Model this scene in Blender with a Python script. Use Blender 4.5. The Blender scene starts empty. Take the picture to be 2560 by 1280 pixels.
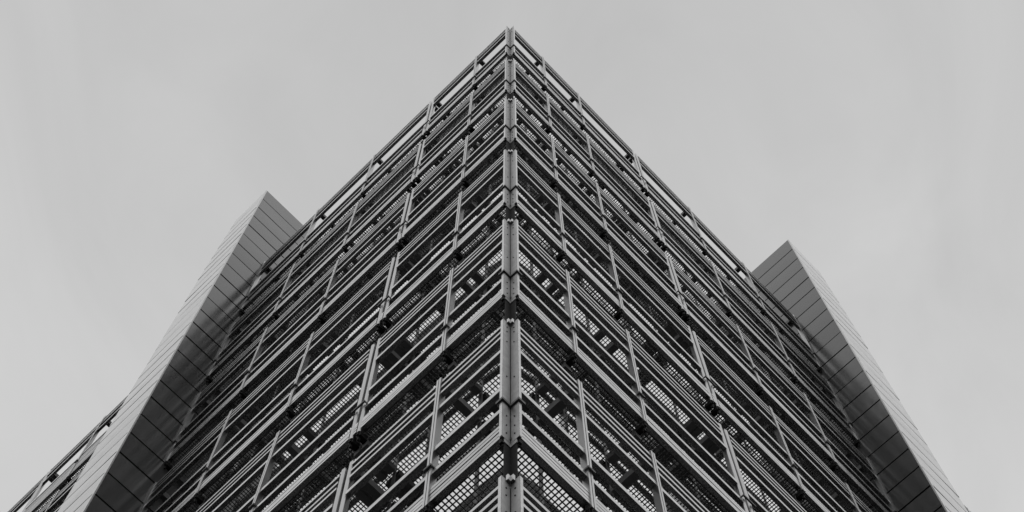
import bpy, math, random
from mathutils import Vector, Matrix

random.seed(7)
C = bpy.context.scene.collection
scene = bpy.context.scene

# ------------------------------------------------------------------ camera
GROUND = 0.0
EYE = 1.6                                     # the photographer stands on the pavement
cam_d = bpy.data.cameras.new('camera')
cam = bpy.data.objects.new('camera', cam_d)
C.objects.link(cam)
F_PX = 4141.15
cam_d.sensor_width = 36.0
cam_d.lens = F_PX / 2560 * 36
cam_d.shift_x = (1280 - 1275.88) / 2560
cam_d.clip_start = 0.1
cam_d.clip_end = 5000
CAM_POS = Vector((-0.0891, -5.5427, EYE))
yaw, pitch, roll = 0.0157946, 1.28217293, -0.0011438
fw = Vector((math.sin(yaw) * math.cos(pitch), math.cos(yaw) * math.cos(pitch), math.sin(pitch)))
r0 = Vector((math.cos(yaw), -math.sin(yaw), 0))
u0 = r0.cross(fw)
rt = r0 * math.cos(roll) + u0 * math.sin(roll)
up = u0 * math.cos(roll) - r0 * math.sin(roll)
M = Matrix.Identity(4)
for i in range(3):
    M[i][0], M[i][1], M[i][2], M[i][3] = rt[i], up[i], -fw[i], CAM_POS[i]
cam.matrix_world = M
scene.camera = cam

def project(p):
    d = Vector(p) - CAM_POS
    w = d.dot(fw)
    return 1275.88 + F_PX * d.dot(rt) / w, 640 - F_PX * d.dot(up) / w

# ------------------------------------------------------------------ sky, sun, exposure
VEIL = 4.6
SUN_EL, SUN_AZ = math.radians(78), math.radians(165)     # azimuth from +Y towards +X: high behind the camera
world = bpy.data.worlds.new('World')
scene.world = world
world.use_nodes = True
nt = world.node_tree
nt.nodes.clear()
out = nt.nodes.new('ShaderNodeOutputWorld')
bg = nt.nodes.new('ShaderNodeBackground')
sky = nt.nodes.new('ShaderNodeTexSky')
sky.sky_type = 'NISHITA'
sky.sun_disc = False
sky.sun_elevation = SUN_EL
sky.sun_rotation = SUN_AZ
sky.air_density = 1.0
sky.dust_density = 4.0
sky.ozone_density = 1.0
bw = nt.nodes.new('ShaderNodeRGBToBW')                   # a black-and-white day
tc = nt.nodes.new('ShaderNodeTexCoord')
cl = nt.nodes.new('ShaderNodeTexNoise')                  # thin even cloud
cl.inputs['Scale'].default_value = 4.0
cl.inputs['Detail'].default_value = 7.0
cl.inputs['Roughness'].default_value = 0.55
cl.inputs['Distortion'].default_value = 0.9
mr = nt.nodes.new('ShaderNodeMapRange')
mr.inputs['From Min'].default_value = 0.3
mr.inputs['From Max'].default_value = 0.7
mr.inputs['To Min'].default_value = 0.945
mr.inputs['To Max'].default_value = 1.055
mul = nt.nodes.new('ShaderNodeMath')
mul.operation = 'MULTIPLY'
cm = nt.nodes.new('ShaderNodeMapping')                   # drawn out by the wind
cm.inputs['Rotation'].default_value = (0.3, 0.2, 0.6)
cm.inputs['Scale'].default_value = (1.7, 1.1, 0.5)
nt.links.new(tc.outputs['Generated'], cm.inputs['Vector'])
nt.links.new(cm.outputs['Vector'], cl.inputs['Vector'])
nt.links.new(cl.outputs['Fac'], mr.inputs['Value'])
nt.links.new(sky.outputs['Color'], bw.inputs['Color'])
nt.links.new(mr.outputs['Result'], mul.inputs[1])
veil = nt.nodes.new('ShaderNodeMix')                     # high overcast veil over the blue
veil.data_type = 'FLOAT'
veil.inputs['Factor'].default_value = 0.96
nt.links.new(bw.outputs['Val'], veil.inputs['A'])
sp = nt.nodes.new('ShaderNodeSeparateXYZ')               # the veil thickens evenly towards the horizon
ac = nt.nodes.new('ShaderNodeMath'); ac.operation = 'ARCCOSINE'
ma = nt.nodes.new('ShaderNodeMath'); ma.operation = 'MULTIPLY_ADD'
ma.inputs[1].default_value = VEIL * 1.15 / (math.pi / 2)
ma.inputs[2].default_value = VEIL
nt.links.new(tc.outputs['Generated'], sp.inputs['Vector'])
nt.links.new(sp.outputs['Z'], ac.inputs[0])
nt.links.new(ac.outputs['Value'], ma.inputs[0])
nt.links.new(ma.outputs['Value'], veil.inputs['B'])
nt.links.new(veil.outputs['Result'], mul.inputs[0])
nt.links.new(mul.outputs['Value'], bg.inputs['Color'])
nt.links.new(bg.outputs['Background'], out.inputs['Surface'])
bg.inputs['Strength'].default_value = 0.1

sun_d = bpy.data.lights.new('sun', 'SUN')
sun_d.energy = 0.58
sun_d.angle = math.radians(100)
sun_d.color = (1, 1, 1)
sun = bpy.data.objects.new('sun', sun_d)
C.objects.link(sun)
sd = Vector((math.sin(SUN_AZ) * math.cos(SUN_EL), math.cos(SUN_AZ) * math.cos(SUN_EL), math.sin(SUN_EL)))
sun.rotation_euler = sd.to_track_quat('Z', 'Y').to_euler()
sun.location = (0, -30, 60)

scene.view_settings.view_transform = 'Standard'
scene.view_settings.look = 'None'
scene.view_settings.gamma = 1.0
scene.view_settings.use_curve_mapping = False
scene.view_settings.exposure = 0.0

# ------------------------------------------------------------------ materials
def mat(name, base, metallic=0.0, rough=0.5, noise=0.0, scale=3.0, stretch=(1, 1, 1), bump=0.0, bscale=40.0, rvar=0.0, ior=1.5, per_object=0.0, coat=0.0):
    m = bpy.data.materials.new(name)
    m.use_nodes = True
    t = m.node_tree
    b = t.nodes['Principled BSDF']
    b.inputs['Metallic'].default_value = metallic
    b.inputs['Roughness'].default_value = rough
    b.inputs['IOR'].default_value = ior
    b.inputs['Coat Weight'].default_value = coat
    co = t.nodes.new('ShaderNodeTexCoord')
    mp = t.nodes.new('ShaderNodeMapping')
    mp.inputs['Scale'].default_value = stretch
    t.links.new(co.outputs['Object'], mp.inputs['Vector'])
    if not noise and not per_object:
        b.inputs['Base Color'].default_value = (base, base, base, 1)
    else:
        n = t.nodes.new('ShaderNodeTexNoise')
        n.inputs['Scale'].default_value = scale
        n.inputs['Detail'].default_value = 6
        n.inputs['Roughness'].default_value = 0.65
        r = t.nodes.new('ShaderNodeMapRange')
        r.inputs['From Min'].default_value = 0.3
        r.inputs['From Max'].default_value = 0.7
        r.inputs['To Min'].default_value = base * (1 - noise)
        r.inputs['To Max'].default_value = base * (1 + noise)
        t.links.new(mp.outputs['Vector'], n.inputs['Vector'])
        t.links.new(n.outputs['Fac'], r.inputs['Value'])
        last = r.outputs['Result']
        if per_object:
            oi = t.nodes.new('ShaderNodeObjectInfo')
            r2 = t.nodes.new('ShaderNodeMapRange')
            r2.inputs['To Min'].default_value = 1 - per_object
            r2.inputs['To Max'].default_value = 1 + per_object
            mm = t.nodes.new('ShaderNodeMath')
            mm.operation = 'MULTIPLY'
            t.links.new(oi.outputs['Random'], r2.inputs['Value'])
            t.links.new(last, mm.inputs[0])
            t.links.new(r2.outputs['Result'], mm.inputs[1])
            last = mm.outputs['Value']
        t.links.new(last, b.inputs['Base Color'])
    if rvar:
        n2 = t.nodes.new('ShaderNodeTexNoise')
        n2.inputs['Scale'].default_value = scale * 2.3
        n2.inputs['Detail'].default_value = 4
        r3 = t.nodes.new('ShaderNodeMapRange')
        r3.inputs['From Min'].default_value = 0.3
        r3.inputs['From Max'].default_value = 0.7
        r3.inputs['To Min'].default_value = rough - rvar
        r3.inputs['To Max'].default_value = rough + rvar
        t.links.new(mp.outputs['Vector'], n2.inputs['Vector'])
        t.links.new(n2.outputs['Fac'], r3.inputs['Value'])
        t.links.new(r3.outputs['Result'], b.inputs['Roughness'])
    if bump:
        n3 = t.nodes.new('ShaderNodeTexNoise')
        n3.inputs['Scale'].default_value = bscale
        n3.inputs['Detail'].default_value = 5
        bp = t.nodes.new('ShaderNodeBump')
        bp.inputs['Strength'].default_value = bump
        bp.inputs['Distance'].default_value = 0.002
        t.links.new(co.outputs['Object'], n3.inputs['Vector'])
        t.links.new(n3.outputs['Fac'], bp.inputs['Height'])
        t.links.new(bp.outputs['Normal'], b.inputs['Normal'])
    return m

ALU = mat('anodised_aluminium', 0.33, 1.0, 0.25, noise=0.16, scale=6, stretch=(1, 1, 3), rvar=0.06, per_object=0.12)
POST = mat('galvanised_post_steel', 0.28, 1.0, 0.46, noise=0.22, scale=9, stretch=(1, 1, 0.5), bump=0.15, bscale=60, rvar=0.08)
TUBE = mat('brushed_tube_aluminium', 0.36, 1.0, 0.34, noise=0.08, scale=12, stretch=(3, 3, 0.3), per_object=0.04)
STEEL = mat('dark_bracket_steel', 0.013, 0.0, 0.75, noise=0.25, scale=8, ior=1.2)
ARM = mat('grey_painted_steel', 0.07, 0.0, 0.6, noise=0.15, scale=5)
GRATE = mat('galvanised_grating', 0.025, 0.0, 0.6, noise=0.2, scale=5)
GLASS = mat('mirror_coated_glazing', 0.57, 1.0, 0.02)
FRAME = mat('window_frame_metal', 0.06, 0.4, 0.4)
PANEL = mat('cladding_panel_metal', 0.055, 0.0, 0.15, noise=0.10, scale=2.5, rvar=0.03, per_object=0.25, ior=1.36)
TRIM = mat('cladding_trim_metal', 0.4, 0.9, 0.35, noise=0.05)
CORE = mat('dark_core_wall', 0.015, 0.0, 0.6, noise=0.2, scale=1.0)
ASPHALT = mat('asphalt', 0.03, 0.0, 0.85, noise=0.25, scale=1.5)
PAVING = mat('paving', 0.025, 0.0, 0.8, noise=0.2, scale=2.0)

# ------------------------------------------------------------------ helpers
S2 = math.sqrt(0.5)
U = Vector((-S2, S2, 0))         # along the left face, away from the corner
V = Vector((S2, S2, 0))          # along the right face
Z = Vector((0, 0, 1))

class MB:
    """collects solids in a frame (a along the face, b inwards, z up)"""
    def __init__(self, A=U, B=V):
        self.A, self.B = A, B
        self.v, self.f = [], []
        self.smooth = False
    def P(self, a, b, z):
        return self.A * a + self.B * b + Z * z
    def hexa(self, pts):
        n = len(self.v)
        self.v += pts
        fs = [(0, 3, 2, 1), (4, 5, 6, 7), (0, 1, 5, 4), (1, 2, 6, 5), (2, 3, 7, 6), (3, 0, 4, 7)]
        flip = self.A.cross(self.B).z < 0
        for q in fs:
            q = tuple(n + i for i in q)
            self.f.append(q[::-1] if flip else q)
    def box(self, a0, a1, b0, b1, z0, z1):
        self.hexa([self.P(*p) for p in ((a0, b0, z0), (a1, b0, z0), (a1, b1, z0), (a0, b1, z0),
                                        (a0, b0, z1), (a1, b0, z1), (a1, b1, z1), (a0, b1, z1))])
    def prism(self, poly, z0, z1):
        """poly: (a, b) list, counter-clockwise for a right-handed (a, b)"""
        n = len(self.v); k = len(poly)
        zz0 = z0 if isinstance(z0, (list, tuple)) else [z0] * k
        zz1 = z1 if isinstance(z1, (list, tuple)) else [z1] * k
        self.v += [self.P(a, b, z) for (a, b), z in zip(poly, zz0)] + [self.P(a, b, z) for (a, b), z in zip(poly, zz1)]
        flip = self.A.cross(self.B).z < 0
        fs = [tuple(range(k))[::-1], tuple(range(k, 2 * k))]
        for i in range(k):
            j = (i + 1) % k
            fs.append((i, j, k + j, k + i))
        for q in fs:
            q = tuple(n + i for i in q)
            self.f.append(q[::-1] if flip else q)
    def mesh(self, name, material, center=True):
        c = Vector((0, 0, 0))
        if center and self.v:
            lo = Vector([min(p[i] for p in self.v) for i in range(3)])
            hi = Vector([max(p[i] for p in self.v) for i in range(3)])
            c = (lo + hi) / 2
        me = bpy.data.meshes.new(name)
        me.from_pydata([tuple(p - c) for p in self.v], [], self.f)
        me.materials.append(material)
        if self.smooth:
            me.polygons.foreach_set('use_smooth', [True] * len(me.polygons))
        me.update()
        return me, c

def link(name, me, loc, parent=None, kind=None):
    o = bpy.data.objects.new(name, me)
    C.objects.link(o)
    if parent is not None:
        o.parent = parent
        base = Vector(parent.get('_w', (0, 0, 0)))
        o.location = Vector(loc) - base
    else:
        o.location = loc
    if kind:
        o['kind'] = kind
    return o

def empty(name, loc, label, cat, group=None):
    o = bpy.data.objects.new(name, None)
    C.objects.link(o)
    o.location = loc
    o.empty_display_size = 0.5
    o['label'] = label
    o['category'] = cat
    if group:
        o['group'] = group
    POS[o.name] = Vector(loc)
    return o

POS = {}
def put(name, me, loc, parent, kind=None):
    """link a mesh at world position loc under parent (parents are never rotated)"""
    o = bpy.data.objects.new(name, me)
    C.objects.link(o)
    if parent is not None:
        o.parent = parent
        o.location = Vector(loc) - POS[parent.name]
    else:
        o.location = loc
    POS[o.name] = Vector(loc)
    if kind:
        o['kind'] = kind
    return o

# ------------------------------------------------------------------ ground
def sheet(name, x0, x1, y0, y1, z, material):
    me = bpy.data.meshes.new(name)
    me.from_pydata([(x0, y0, 0), (x1, y0, 0), (x1, y1, 0), (x0, y1, 0)], [], [(0, 1, 2, 3)])
    me.materials.append(material)
    o = bpy.data.objects.new(name, me)
    C.objects.link(o)
    o.location = (0, 0, z)
    o['kind'] = 'structure'
    return o
sheet('ground', -1500, 1500, -1500, 1500, -0.12, ASPHALT)
g = MB()
g.box(-7, 40, -7, 40, -0.5, 0.0)
me, c = g.mesh('pavement', PAVING)
pv = put('pavement', me, c, None, 'structure')

# ------------------------------------------------------------------ dimensions
H = 4.0                       # storey height
ZT = 36.5108 + EYE            # top of the louvre screens, second storey line upwards
NT = 9                        # tiers of screen
TOP_EXTRA = 0.347             # the topmost tier is taller
CAV = 0.604                   # cavity between screen and glazing
LPOS = [1.0486, 2.408, 4.3015, 6.161, 7.972]
RPOS = [1.0481, 2.186, 4.0156, 5.909, 7.760, 9.563]
DBL = 0.125
SLATS = [(-0.08, -0.136), (-0.245, -0.301), (-0.41, -0.466)]
BLADES = [(-0.805, -0.885), (-1.86, -1.95), (-2.41, -2.49)]
BOARDS = [(-2.80 - 0.0775 * i, -2.80 - 0.0775 * i - 0.062) for i in range(4)]
WING_BOARDS = [(-2.10 - 0.125 * i, -2.10 - 0.125 * i - 0.117) for i in range(8)]   # the wings close their lower half with boards
DEP = 0.066

def tier_z(k):
    return ZT - k * H
def zz(k, z):
    """height of a feature of tier k; the upper part of the topmost tier is raised"""
    return ZT - k * H + z + (TOP_EXTRA if (k == 0 and z > -1.2) else 0)

def on_screen(pts):
    """largest visible extent in pixels (photo scale) or 0"""
    xs, ys = zip(*[project(p) for p in pts])
    x0, x1, y0, y1 = min(xs), max(xs), min(ys), max(ys)
    if x1 < 0 or x0 > 2560 or y1 < 0 or y0 > 1280:
        return 0
    return max(min(x1, 2560) - max(x0, 0), min(y1, 1280) - max(y0, 0))

# ------------------------------------------------------------------ office building
CORNER = Vector((0, 0, 0))
office = empty('office_building', U * 0 + Vector((0, 0, GROUND)),
               'tall corner office building wrapped in tiers of horizontal metal louvres, between the two panelled towers', 'office building')
wingL = empty('office_wing', U * 13.4 + V * 0 + Vector((0, 0, GROUND)),
              'louvred wing showing past the outer edge of the left tower, bottom left corner', 'office wing')
wingR = empty('office_wing', V * 14.5 + Vector((0, 0, GROUND)),
              'sliver of dark louvred wing peeking out behind the right panelled tower, bottom right corner', 'office wing')

A_B = {'L': (U, V), 'R': (V, U), 'WL': (U, V), 'WR': (V, U)}
JIT = random.Random(21)
class Bits:
    """pieces of one kind; those that show are parts, the rest one joined part"""
    def __init__(self, name, material, parent, limit=300):
        self.name, self.material, self.parent, self.limit = name, material, parent, limit
        self.items = []
        self.cache = {}
    def add(self, key, maker, z, A, B):
        """maker(mb) draws the piece relative to the tier's top"""
        self.items.append((key, maker, z, A, B))
    def flush(self):
        scored = []
        for key, maker, z, A, B in self.items:
            if key not in self.cache:
                mb = MB(A, B)
                maker(mb)
                me, c = mb.mesh(self.name, self.material)
                self.cache[key] = (me, c, mb)
            me, c, mb = self.cache[key]
            s = on_screen([p + Z * z for p in mb.v])
            scored.append((s, key, z))
        scored.sort(key=lambda t: -t[0])
        rest = MB()
        res = []
        for i, (s, key, z) in enumerate(scored):
            me, c, mb = self.cache[key]
            if s > 3 and i < self.limit:
                loose = self.name in ('slat', 'blade', 'board')
                j = A_B[key[0]][1] * JIT.uniform(-0.002, 0.003) + Z * JIT.uniform(-0.003, 0.003) if loose else Z * JIT.uniform(-0.004, 0.004)
                res.append((key, z, put(self.name, me, c + Z * z + j, self.parent)))
            else:
                n = len(rest.v)
                rest.v += [p + Z * z for p in mb.v]
                rest.f += [tuple(n + q for q in f) for f in mb.f]
        if rest.v:
            me, c = rest.mesh(self.name, self.material)
            put(self.name, me, c, self.parent, 'stuff')
        return res

def flat_mullion(mb, a, z0, z1, pin=1):
    w = 0.032
    mb.box(a - w, a - 0.005, -0.012, 0.070, z0, z1)
    mb.box(a + 0.005, a + w, -0.012, 0.070, z0, z1)
    mb.box(a - 0.005, a + 0.005, 0.012, 0.064, z0 + 0.002, z1 - 0.002)
    mb.box(a - 0.014 * pin, a + 0.014 * pin, 0.012, 0.012 + 0.026 * pin, z1, z1 + 0.06 * pin)      # locating pin

def tube_mullion(mb, a, z0, z1):
    R = 0.034
    poly = [(a - R, 0.075)]
    for i in range(9):
        t = math.pi + math.pi * i / 8
        poly.append((a + R * math.cos(t), R * 0.9 + R * 0.9 * math.sin(t)))
    poly.append((a + R, 0.075))
    mb.prism(poly, z0, z1)
    mb.box(a - 0.014, a + 0.014, 0.02, 0.05, z1, z1 + 0.07)

def collar(mb, a0, a1, z):
    """a thin clip plate round the front of a mullion"""
    mb.box(a0, a1, -0.036, -0.0135, z - 0.036, z)
    mb.box(a0, a0 + 0.012, -0.0135, 0.05, z - 0.03, z - 0.002)
    mb.box(a1 - 0.012, a1, -0.0135, 0.05, z - 0.03, z - 0.002)

def clamp(mb, a, z):
    """dark block that ends a mullion, with bolts"""
    mb.box(a - 0.036, a + 0.036, 0.022, 0.13, z - 0.10, z - 0.003)
    mb.box(a - 0.016, a + 0.016, 0.002, 0.022, z - 0.08, z - 0.04)
    mb.box(a - 0.012, a + 0.012, 0.02, 0.05, z - 0.2, z - 0.13)

def facade(parent, A, B, lines, doubles, tiers, start_gap, end_gap, tag):
    """lines: mullion positions; the first bay starts at start_gap (the corner post or a tower)"""
    slat = Bits('slat', ALU, parent)
    blade = Bits('blade', ALU, parent)
    board = Bits('board', POST if tag[0] == 'W' else ALU, parent)
    mull = Bits('mullion', TUBE, parent)
    tube = Bits('tube_mullion', TUBE, parent)
    clip = Bits('clip_plate', ARM, parent)
    clmp = Bits('clamp', STEEL, parent)
    arm = Bits('bracket_arm', ARM, parent)
    uprights = []
    for i, a in enumerate(lines):
        if i in doubles:
            uprights.append((a, a + DBL, True))
        else:
            uprights.append((a, a, False))
    edges = [start_gap] + [x for p in uprights for x in (p[0], p[1])]
    bays = []
    prev = start_gap
    for a0, a1, d in uprights:
        w = 0.036 if d else 0.033
        if a0 - w - prev > 0.05:
            bays.append((prev, a0 - w))
        if d:
            bays.append((a0 + w, a1 - w))
        prev = a1 + w
    if end_gap is not None and end_gap - prev > 0.05:
        bays.append((prev, end_gap))
    for k in tiers:
        zt = tier_z(k)
        tk = 0 if k == 0 else 1
        ex = TOP_EXTRA if k == 0 else 0
        for bi, (a0, a1) in enumerate(bays):
            small = a1 - a0 < 0.1
            for si, (h, l) in enumerate(SLATS):
                if small: continue
                slat.add((tag, tk, bi, si), lambda mb, a0=a0, a1=a1, h=h, l=l, ex=ex: mb.box(a0, a1, 0.002, DEP * 0.85, l + ex, h + ex), zt, A, B)
            for si, (h, l) in enumerate(BLADES):
                e = ex if si == 0 else 0
                if small or (tag[0] == 'W' and si == 2): continue
                blade.add((tag, tk, bi, si), lambda mb, a0=a0, a1=a1, h=h, l=l, e=e: mb.box(a0, a1, 0.002, DEP, l + e, h + e), zt, A, B)
            for si, (h, l) in enumerate(WING_BOARDS if tag[0] == 'W' else BOARDS):
                board.add((tag, bi, si), lambda mb, a0=a0, a1=a1, h=h, l=l: mb.box(a0, a1, 0.004, DEP, l, h), zt, A, B)
        for ui, (a0, a1, d) in enumerate(uprights):
            for x in ((a0, a1) if d else (a0,)):
                if d:
                    tube.add((tag, tk, x), lambda mb, x=x, ex=ex: tube_mullion(mb, x, -3.15, ex), zt, A, B)
                else:
                    mull.add((tag, tk, x), lambda mb, x=x, ex=ex: flat_mullion(mb, x, -3.15, ex, 1.6 if ex else 1), zt, A, B)
                clmp.add((tag, x), lambda mb, x=x: clamp(mb, x, -3.15), zt, A, B)
                arm.add((tag, x), lambda mb, x=x: mb.box(x - 0.045, x + 0.045, 0.132, CAV - 0.03, -3.36, -3.24), zt, A, B)
                arm.add((tag, x, tk, 'top'), lambda mb, x=x, ex=ex: mb.box(x - 0.045, x + 0.045, 0.076, CAV - 0.03, ex - 0.20, ex - 0.06), zt, A, B)
            q = 0.048
            clip.add((tag, ui), lambda mb, a0=a0, a1=a1, q=q: collar(mb, a0 - q, a1 + q, -2.32), zt, A, B)
    for b in (slat, blade, board, mull, tube, clip, clmp, arm):
        b.flush()

facade(office, U, V, LPOS, (1,), range(NT), 0.126, None, 'L')
facade(office, V, U, RPOS, (2,), range(NT), 0.126, None, 'R')
facade(wingL, U, V, [9.62, 11.56, 13.5, 15.44, 17.4, 19.3], (3,), range(NT), 9.40, None, 'WL')
facade(wingR, V, U, [11.35, 13.2, 15.05, 16.9, 18.8], (2,), range(NT), 11.06, None, 'WR')

# ------------------------------------------------------------------ corner post, tier by tier
def post_poly(rim, inner, outer, side):
    # seen from above: an angle section whose hollow faces the street
    return [(inner, inner), (rim, inner), (rim, outer - 0.006), (rim + 0.007, outer), (side, outer), (side, side), (side, side)]

def build_post(mb, z0, z1, i=0.086, f=-0.02, o=0.115, s=0.122):
    poly = [(i, i), (i, f), (o - 0.008, f), (o, f + 0.004), (s, f + 0.014), (s, s), (f + 0.014, s), (f + 0.004, o), (f, o - 0.008), (f, i)]
    mb.prism(poly[::-1], z0, z1)

def post_collar(mb, z):
    i, f, o = 0.066, -0.040, 0.155
    poly = [(i, i), (i, f), (o, f), (o, -0.024), (0.0855, -0.024), (0.0855, 0.0855), (-0.024, 0.0855), (-0.024, o), (f, o), (f, i)]
    mb.prism(poly[::-1], z - 0.045, z)

def tilt(mb):
    return mb

BOLTS = [-0.17, -0.31, -0.62, -1.62, -2.62, -2.84, -3.02]
post_cache = {}
for k in range(NT):
    z = tier_z(k)
    top = TOP_EXTRA if k == 0 else 0.0
    key = k == 0
    if key not in post_cache:
        mb = MB(); build_post(mb, -3.16, top)
        # the two plates run on below the rims to a point
        i = 0.086
        mb.prism([(i + 0.002, i + 0.002), (i + 0.010, i + 0.012), (i + 0.012, 0.012), (i + 0.002, 0.012)], -3.24, -3.162)
        mb.prism([(i + 0.002, i + 0.002), (0.012, i + 0.002), (0.012, i + 0.012), (i + 0.010, i + 0.012)], -3.24, -3.162)
        post_cache[key] = mb.mesh('corner_post', POST)
        mb = MB(); post_collar(mb, -2.30)
        post_cache['collar'] = mb.mesh('clip_plate', ARM)
    if ('rim', key) not in post_cache:
        mb = MB(); mb.box(0.0875, 0.120, -0.0235, -0.0215, -3.15, top - 0.01); mb.box(0.1225, 0.1245, -0.012, 0.11, -3.15, top - 0.01)
        post_cache[('rim', key)] = mb.mesh('edge_rim', ALU)
        mb = MB(V, U); mb.box(0.0875, 0.120, -0.0235, -0.0215, -3.15, top - 0.01); mb.box(0.1225, 0.1245, -0.012, 0.11, -3.15, top - 0.01)
        post_cache[('rim2', key)] = mb.mesh('edge_rim', ALU)
        mb = MB(); build_post(mb, -4.02, -3.165, 0.096, 0.022, 0.112, 0.120)
        mb.box(0.03, 0.06, 0.098, 0.112, -3.9, -3.3)
        post_cache['spigot'] = mb.mesh('spigot', STEEL)
        mb = MB(); mb.box(0.0815, 0.0855, 0.0815, 0.0855, -3.14, -0.1)
        post_cache['seam'] = mb.mesh('seam', STEEL)
        mb = MB()     # small forked plates that grip the head of the next post
        mb.box(0.060, 0.084, 0.03, 0.075, -4.03, -3.93)
        post_cache['fork'] = mb.mesh('fork_plate', ALU)
        mb = MB()
        mb.box(0.104, 0.140, -0.006, 0.02, -3.235, -3.165)
        post_cache['stop'] = mb.mesh('end_stop', STEEL)
        mb = MB()
        mb.box(-0.006, 0.02, 0.104, 0.140, -3.235, -3.165)
        post_cache['stop2'] = mb.mesh('end_stop', STEEL)
        mb = MB()
        mb.box(0.03, 0.06, 0.060, 0.084, -4.03, -3.93)
        post_cache['fork2'] = mb.mesh('fork_plate', ALU)
    me, c = post_cache[key]
    p = put('corner_post', me, c + Z * z, office)
    for nm, nk in (('clip_plate', 'collar'), ('spigot', 'spigot'), ('fork_plate', 'fork'), ('end_stop', 'stop'), ('end_stop', 'stop2'), ('seam', 'seam'), ('edge_rim', ('rim', key)), ('edge_rim', ('rim2', key)), ('fork_plate', 'fork2')):
        me, c = post_cache[nk]
        put(nm, me, c + Z * z, p)
    if 'bolt0' not in post_cache:
        for s in (0, 1):
            mb = MB(U, V) if s == 0 else MB(V, U)
            # a flat six-sided head on the plate that faces across the hollow
            n = 6
            ring = [(0.033 + 0.008 * math.cos(2 * math.pi * q / n), 0.008 * math.sin(2 * math.pi * q / n)) for q in range(n)]
            nv = len(mb.v)
            mb.v += [mb.P(0.0862, b, zq) for b, zq in ring] + [mb.P(0.078, b, zq) for b, zq in ring]
            mb.f += [tuple(range(n, 2 * n)), tuple(range(n))[::-1]] + [(q, (q + 1) % n, n + (q + 1) % n, n + q) for q in range(n)]
            post_cache['bolt%d' % s] = mb.mesh('bolt', ARM)
    for bz in BOLTS:
        for s in (0, 1):
            me, c = post_cache['bolt%d' % s]
            put('bolt', me, c + Z * (z + bz + (top if bz > -1.2 else 0)), p)

# ------------------------------------------------------------------ walkway gratings between screen and glazing
ZG = -3.07
def grating(parent, A, B, a0, a1, k, corner):
    mb = MB(A, B)
    b0, b1 = 0.078, CAV - 0.012
    z0, z1 = ZG - 0.026, ZG
    t = 0.0035
    n = int((a1 - a0) / 0.047)
    for i in range(n + 1):
        a = a0 + i * 0.047
        s = b0 if not corner else b0
        mb.box(a - t, a + t, s, b1, z0, z1)
    m = 11
    for j in range(1, m):
        b = b0 + (b1 - b0) * j / m
        mb.box(a0, a1, b - 0.0031, b + 0.0031, z0 + 0.003, z1 + 0.002)
    mb.box(a0, a1, b0 - 0.008, b0, z0 - 0.012, z1 + 0.012)      # edge flats
    return mb.mesh('walkway_grating', GRATE)
for parent, A, B, a0, a1, corner in ((office, U, V, 0.60, 7.95, True), (office, V, U, 0.079, 9.54, True),
                                     (wingL, U, V, 9.42, 19.3, False), (wingR, V, U, 11.1, 18.8, False)):
    me, c = grating(parent, A, B, a0, a1, 0, corner)
    for k in range(NT):
        put('walkway_grating', me, c + Z * tier_z(k), parent, 'stuff')

# ------------------------------------------------------------------ glazing behind the screen
def pane_mesh(A, B, a0, a1, z0, z1, seed):
    rnd = random.Random(seed)
    nx, nz = 6, 10
    mb = MB(A, B)
    bow = rnd.uniform(0.0012, 0.0030)
    tx, tz = rnd.uniform(-0.0015, 0.0015), rnd.uniform(-0.002, 0.002)
    for j in range(nz + 1):
        for i in range(nx + 1):
            x, y = i / nx, j / nz
            w = math.sin(math.pi * x) ** 0.8 * math.sin(math.pi * y) ** 0.8
            mb.v.append(mb.P(a0 + (a1 - a0) * x, CAV + bow * w + tx * (x - .5) + tz * (y - .5), z0 + (z1 - z0) * y))
    flip = A.cross(B).z < 0
    for j in range(nz):
        for i in range(nx):
            q = (j * (nx + 1) + i, j * (nx + 1) + i + 1, (j + 1) * (nx + 1) + i + 1, (j + 1) * (nx + 1) + i)
            mb.f.append(q[::-1] if flip else q)
    mb.smooth = True
    return mb.mesh('glass_pane', GLASS)

PAR = 0.95                     # parapet height above ZT
def glazing(parent, A, B, lines, a_start, a_end, tag):
    xs = [a_start] + [x for x in lines if a_start + 0.2 < x < a_end - 0.2] + [a_end]
    fr = MB(A, B)
    for k in range(-1, NT):
        # a pane spans from one transom to the next
        z1 = min(tier_z(k) - 0.45 - 0.02, ZT - 1.5)
        z0 = tier_z(k) - 4.45 + 0.02
        if z0 < 0.4: z0 = 0.4
        if z1 - z0 < 0.3: continue
        for i in range(len(xs) - 1):
            me, c = pane_mesh(A, B, xs[i] + 0.025, xs[i + 1] - 0.025, z0, z1, hash((tag, i, k)) if False else i * 31 + k * 7 + len(tag) * 1000 + ord(tag[0]))
            put('glass_pane', me, c, parent)
        fr.box(a_start, a_end, CAV - 0.004, CAV + 0.02, z0 - 0.04, z0)
    for x in xs:
        fr.box(x - 0.025, x + 0.025, CAV - 0.008, CAV + 0.02, 0.4, ZT - 1.5)
    # dark ribbed parapet wall above the top panes
    pw = MB(A, B)
    pw.box(a_start, a_end, CAV - 0.002, CAV + 0.018, ZT - 1.495, ZT + PAR)
    x = a_start + 0.08
    while x < a_end - 0.05:
        pw.box(x, x + 0.03, CAV - 0.02, CAV - 0.002, ZT - 1.49, ZT + PAR - 0.005)
        x += 0.16
    me, c = pw.mesh('parapet_wall', CORE)
    put('parapet_wall', me, c, parent, 'stuff')
    me, c = fr.mesh('window_frame', FRAME)
    put('window_frame', me, c, parent)
glazing(office, U, V, LPOS, CAV, 8.0, 'L')
glazing(office, V, U, RPOS, CAV, 9.6, 'R')
glazing(wingL, U, V, [11.56, 13.5, 15.44, 17.4], 9.36, 19.3, 'WL')
glazing(wingR, V, U, [13.2, 15.05, 16.9], 11.03, 18.8, 'WR')

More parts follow.
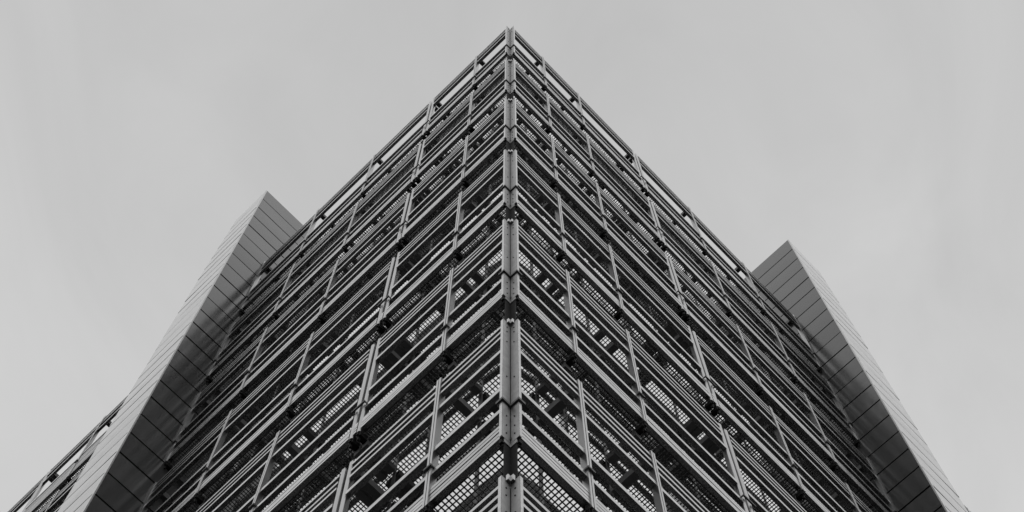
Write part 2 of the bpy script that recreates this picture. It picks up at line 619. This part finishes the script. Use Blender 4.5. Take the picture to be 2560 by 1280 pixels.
core = MB()
q = CAV + 0.022
core.box(q, 7.99, q, 9.58, 0.0, ZT + PAR - 0.02)
me, c = core.mesh('core_wall', CORE)
put('core_wall', me, c, office)
for parent, A, B, a0, a1 in ((wingL, U, V, 9.35, 19.3), (wingR, V, U, 11.02, 18.8)):
    mb = MB(A, B); mb.box(a0, a1, q, 7.5, 0.0, ZT + PAR - 0.02)
    me, c = mb.mesh('core_wall', CORE)
    put('core_wall', me, c, parent)
rf = MB(); rf.box(q + 0.02, 7.98, q + 0.02, 9.57, ZT + PAR - 0.018, ZT + PAR + 0.05)
me, c = rf.mesh('roof', ARM); put('roof', me, c, office)
pl = MB()
pl.box(0.05, 7.9, 0.05, 0.6, 0.0, 0.4); pl.box(0.05, 0.6, 0.61, 9.5, 0.0, 0.4)
me, c = pl.mesh('plinth', PAVING); put('plinth', me, c, office)

# ------------------------------------------------------------------ panelled towers
FIN_TOP = ZT + 5.01
PITCH = 0.806
def tower(A, B, a0, a1, out_b, in_b, label, seed):
    """a0: plane of the side face next to the louvres; a1: far side; out_b: front face"""
    rnd = random.Random(seed)
    t = empty('clad_tower', A * ((a0 + a1) / 2) + B * ((out_b + in_b) / 2), label, 'tower', 'panelled towers beside the louvred faces')
    n = int((FIN_TOP - 0.1) / PITCH) + 1
    g = 0.050
    th = 0.03
    body = MB(A, B)
    def far(z):
        return a1 - 0.17 * max(0.0, (z - (ZT + 0.7)) / 4.3)
    hs = [0.0, ZT + 0.7, FIN_TOP - 0.01]
    for z0, z1 in zip(hs[:-1], hs[1:]):
        body.hexa([body.P(*p) for p in ((a0 + th, out_b + th, z0), (far(z0), out_b + th, z0), (far(z0), in_b, z0), (a0 + th, in_b, z0),
                                        (a0 + th, out_b + th, z1), (far(z1), out_b + th, z1), (far(z1), in_b, z1), (a0 + th, in_b, z1))])
    me, c = body.mesh('tower_core', STEEL)
    put('tower_core', me, c, t)
    def panel(face, z0, z1, w0, w1a, w1b):
        """pillowed metal tray; face 's' side (normal along -A) or 'f' front (normal along -B)"""
        mb = MB(A, B)
        nx, nz = 6, 4
        bow = rnd.uniform(-0.0015, 0.004)
        t1, t2 = rnd.uniform(-0.006, 0.006), rnd.uniform(-0.004, 0.004)
        def P(x, y, d):
            z = z0 + (z1 - z0) * y
            w = w0 + ((w1a + (w1b - w1a) * y) - w0) * x
            return mb.P(a0 + d, w, z) if face == 's' else mb.P(w, out_b + d, z)
        for j in range(nz + 1):
            for i in range(nx + 1):
                x, y = i / nx, j / nz
                e = bow * math.sin(math.pi * x) * math.sin(math.pi * y)
                mb.v.append(P(x, y, -e + t1 * (x - .5) + t2 * (y - .5)))
        flip = (A.cross(B).z < 0) ^ (face == 's')
        for j in range(nz):
            for i in range(nx):
                q = (j * (nx + 1) + i, j * (nx + 1) + i + 1, (j + 1) * (nx + 1) + i + 1, (j + 1) * (nx + 1) + i)
                mb.f.append(q[::-1] if flip else q)
        # folded returns
        ring = [i for i in range(nx + 1)] + [(j + 1) * (nx + 1) - 1 for j in range(1, nz + 1)] + \
               [nz * (nx + 1) + i for i in range(nx - 1, -1, -1)] + [j * (nx + 1) for j in range(nz - 1, 0, -1)]
        off = len(mb.v)
        dv = (A if face == 's' else B) * (th - 0.004)
        nr = len(ring)
        mb.v += [mb.v[i].copy() for i in ring] + [mb.v[i] + dv for i in ring]
        for s in range(nr):
            e = (s + 1) % nr
            q = (off + s, off + nr + s, off + nr + e, off + e)
            mb.f.append(q[::-1] if flip else q)
        mb.smooth = False
        me, c = mb.mesh('panel', PANEL)
        for p in me.polygons[:nx * nz]:
            p.use_smooth = True
        put('panel', me, c, t)
    for i in range(n):
        z1 = FIN_TOP - i * PITCH - (g / 2 if i else 0)
        z0 = max(FIN_TOP - (i + 1) * PITCH + g / 2, 0.05)
        if z1 - z0 < 0.1: continue
        panel('s', z0, z1, out_b + 0.030, in_b, in_b)
        panel('f', z0, z1, a0 + 0.030, far(z0), far(z1))
    tr = MB(A, B)          # folded corner trim between the two faces
    tr.prism([(a0 - 0.002, out_b + 0.028), (a0 - 0.002, out_b + 0.004), (a0 + 0.004, out_b - 0.002), (a0 + 0.028, out_b - 0.002), (a0 + 0.028, out_b + 0.028)], 0.05, FIN_TOP)
    me, c = tr.mesh('corner_trim', TRIM); put('corner_trim', me, c, t)
    cp = MB(A, B)
    cp.box(a0 + 0.031, far(FIN_TOP) - 0.002, out_b + 0.031, in_b - 0.002, FIN_TOP - 0.009, FIN_TOP + 0.004)
    me, c = cp.mesh('coping', TRIM); put('coping', me, c, t)
    return t
tower(U, V, 8.006, 9.34, -0.79, 3.2, 'smooth metal panelled tower standing taller than the roof at the left end of the louvres', 3)
tower(V, U, 9.597, 11.0, -0.79, 3.2, 'smooth metal panelled tower rising at the right end of the louvres, lower in the picture', 9)

# the far wing's roofline is a couple of metres lower on the right
for ch in wingR.children:
    ch.location.z -= 2.1
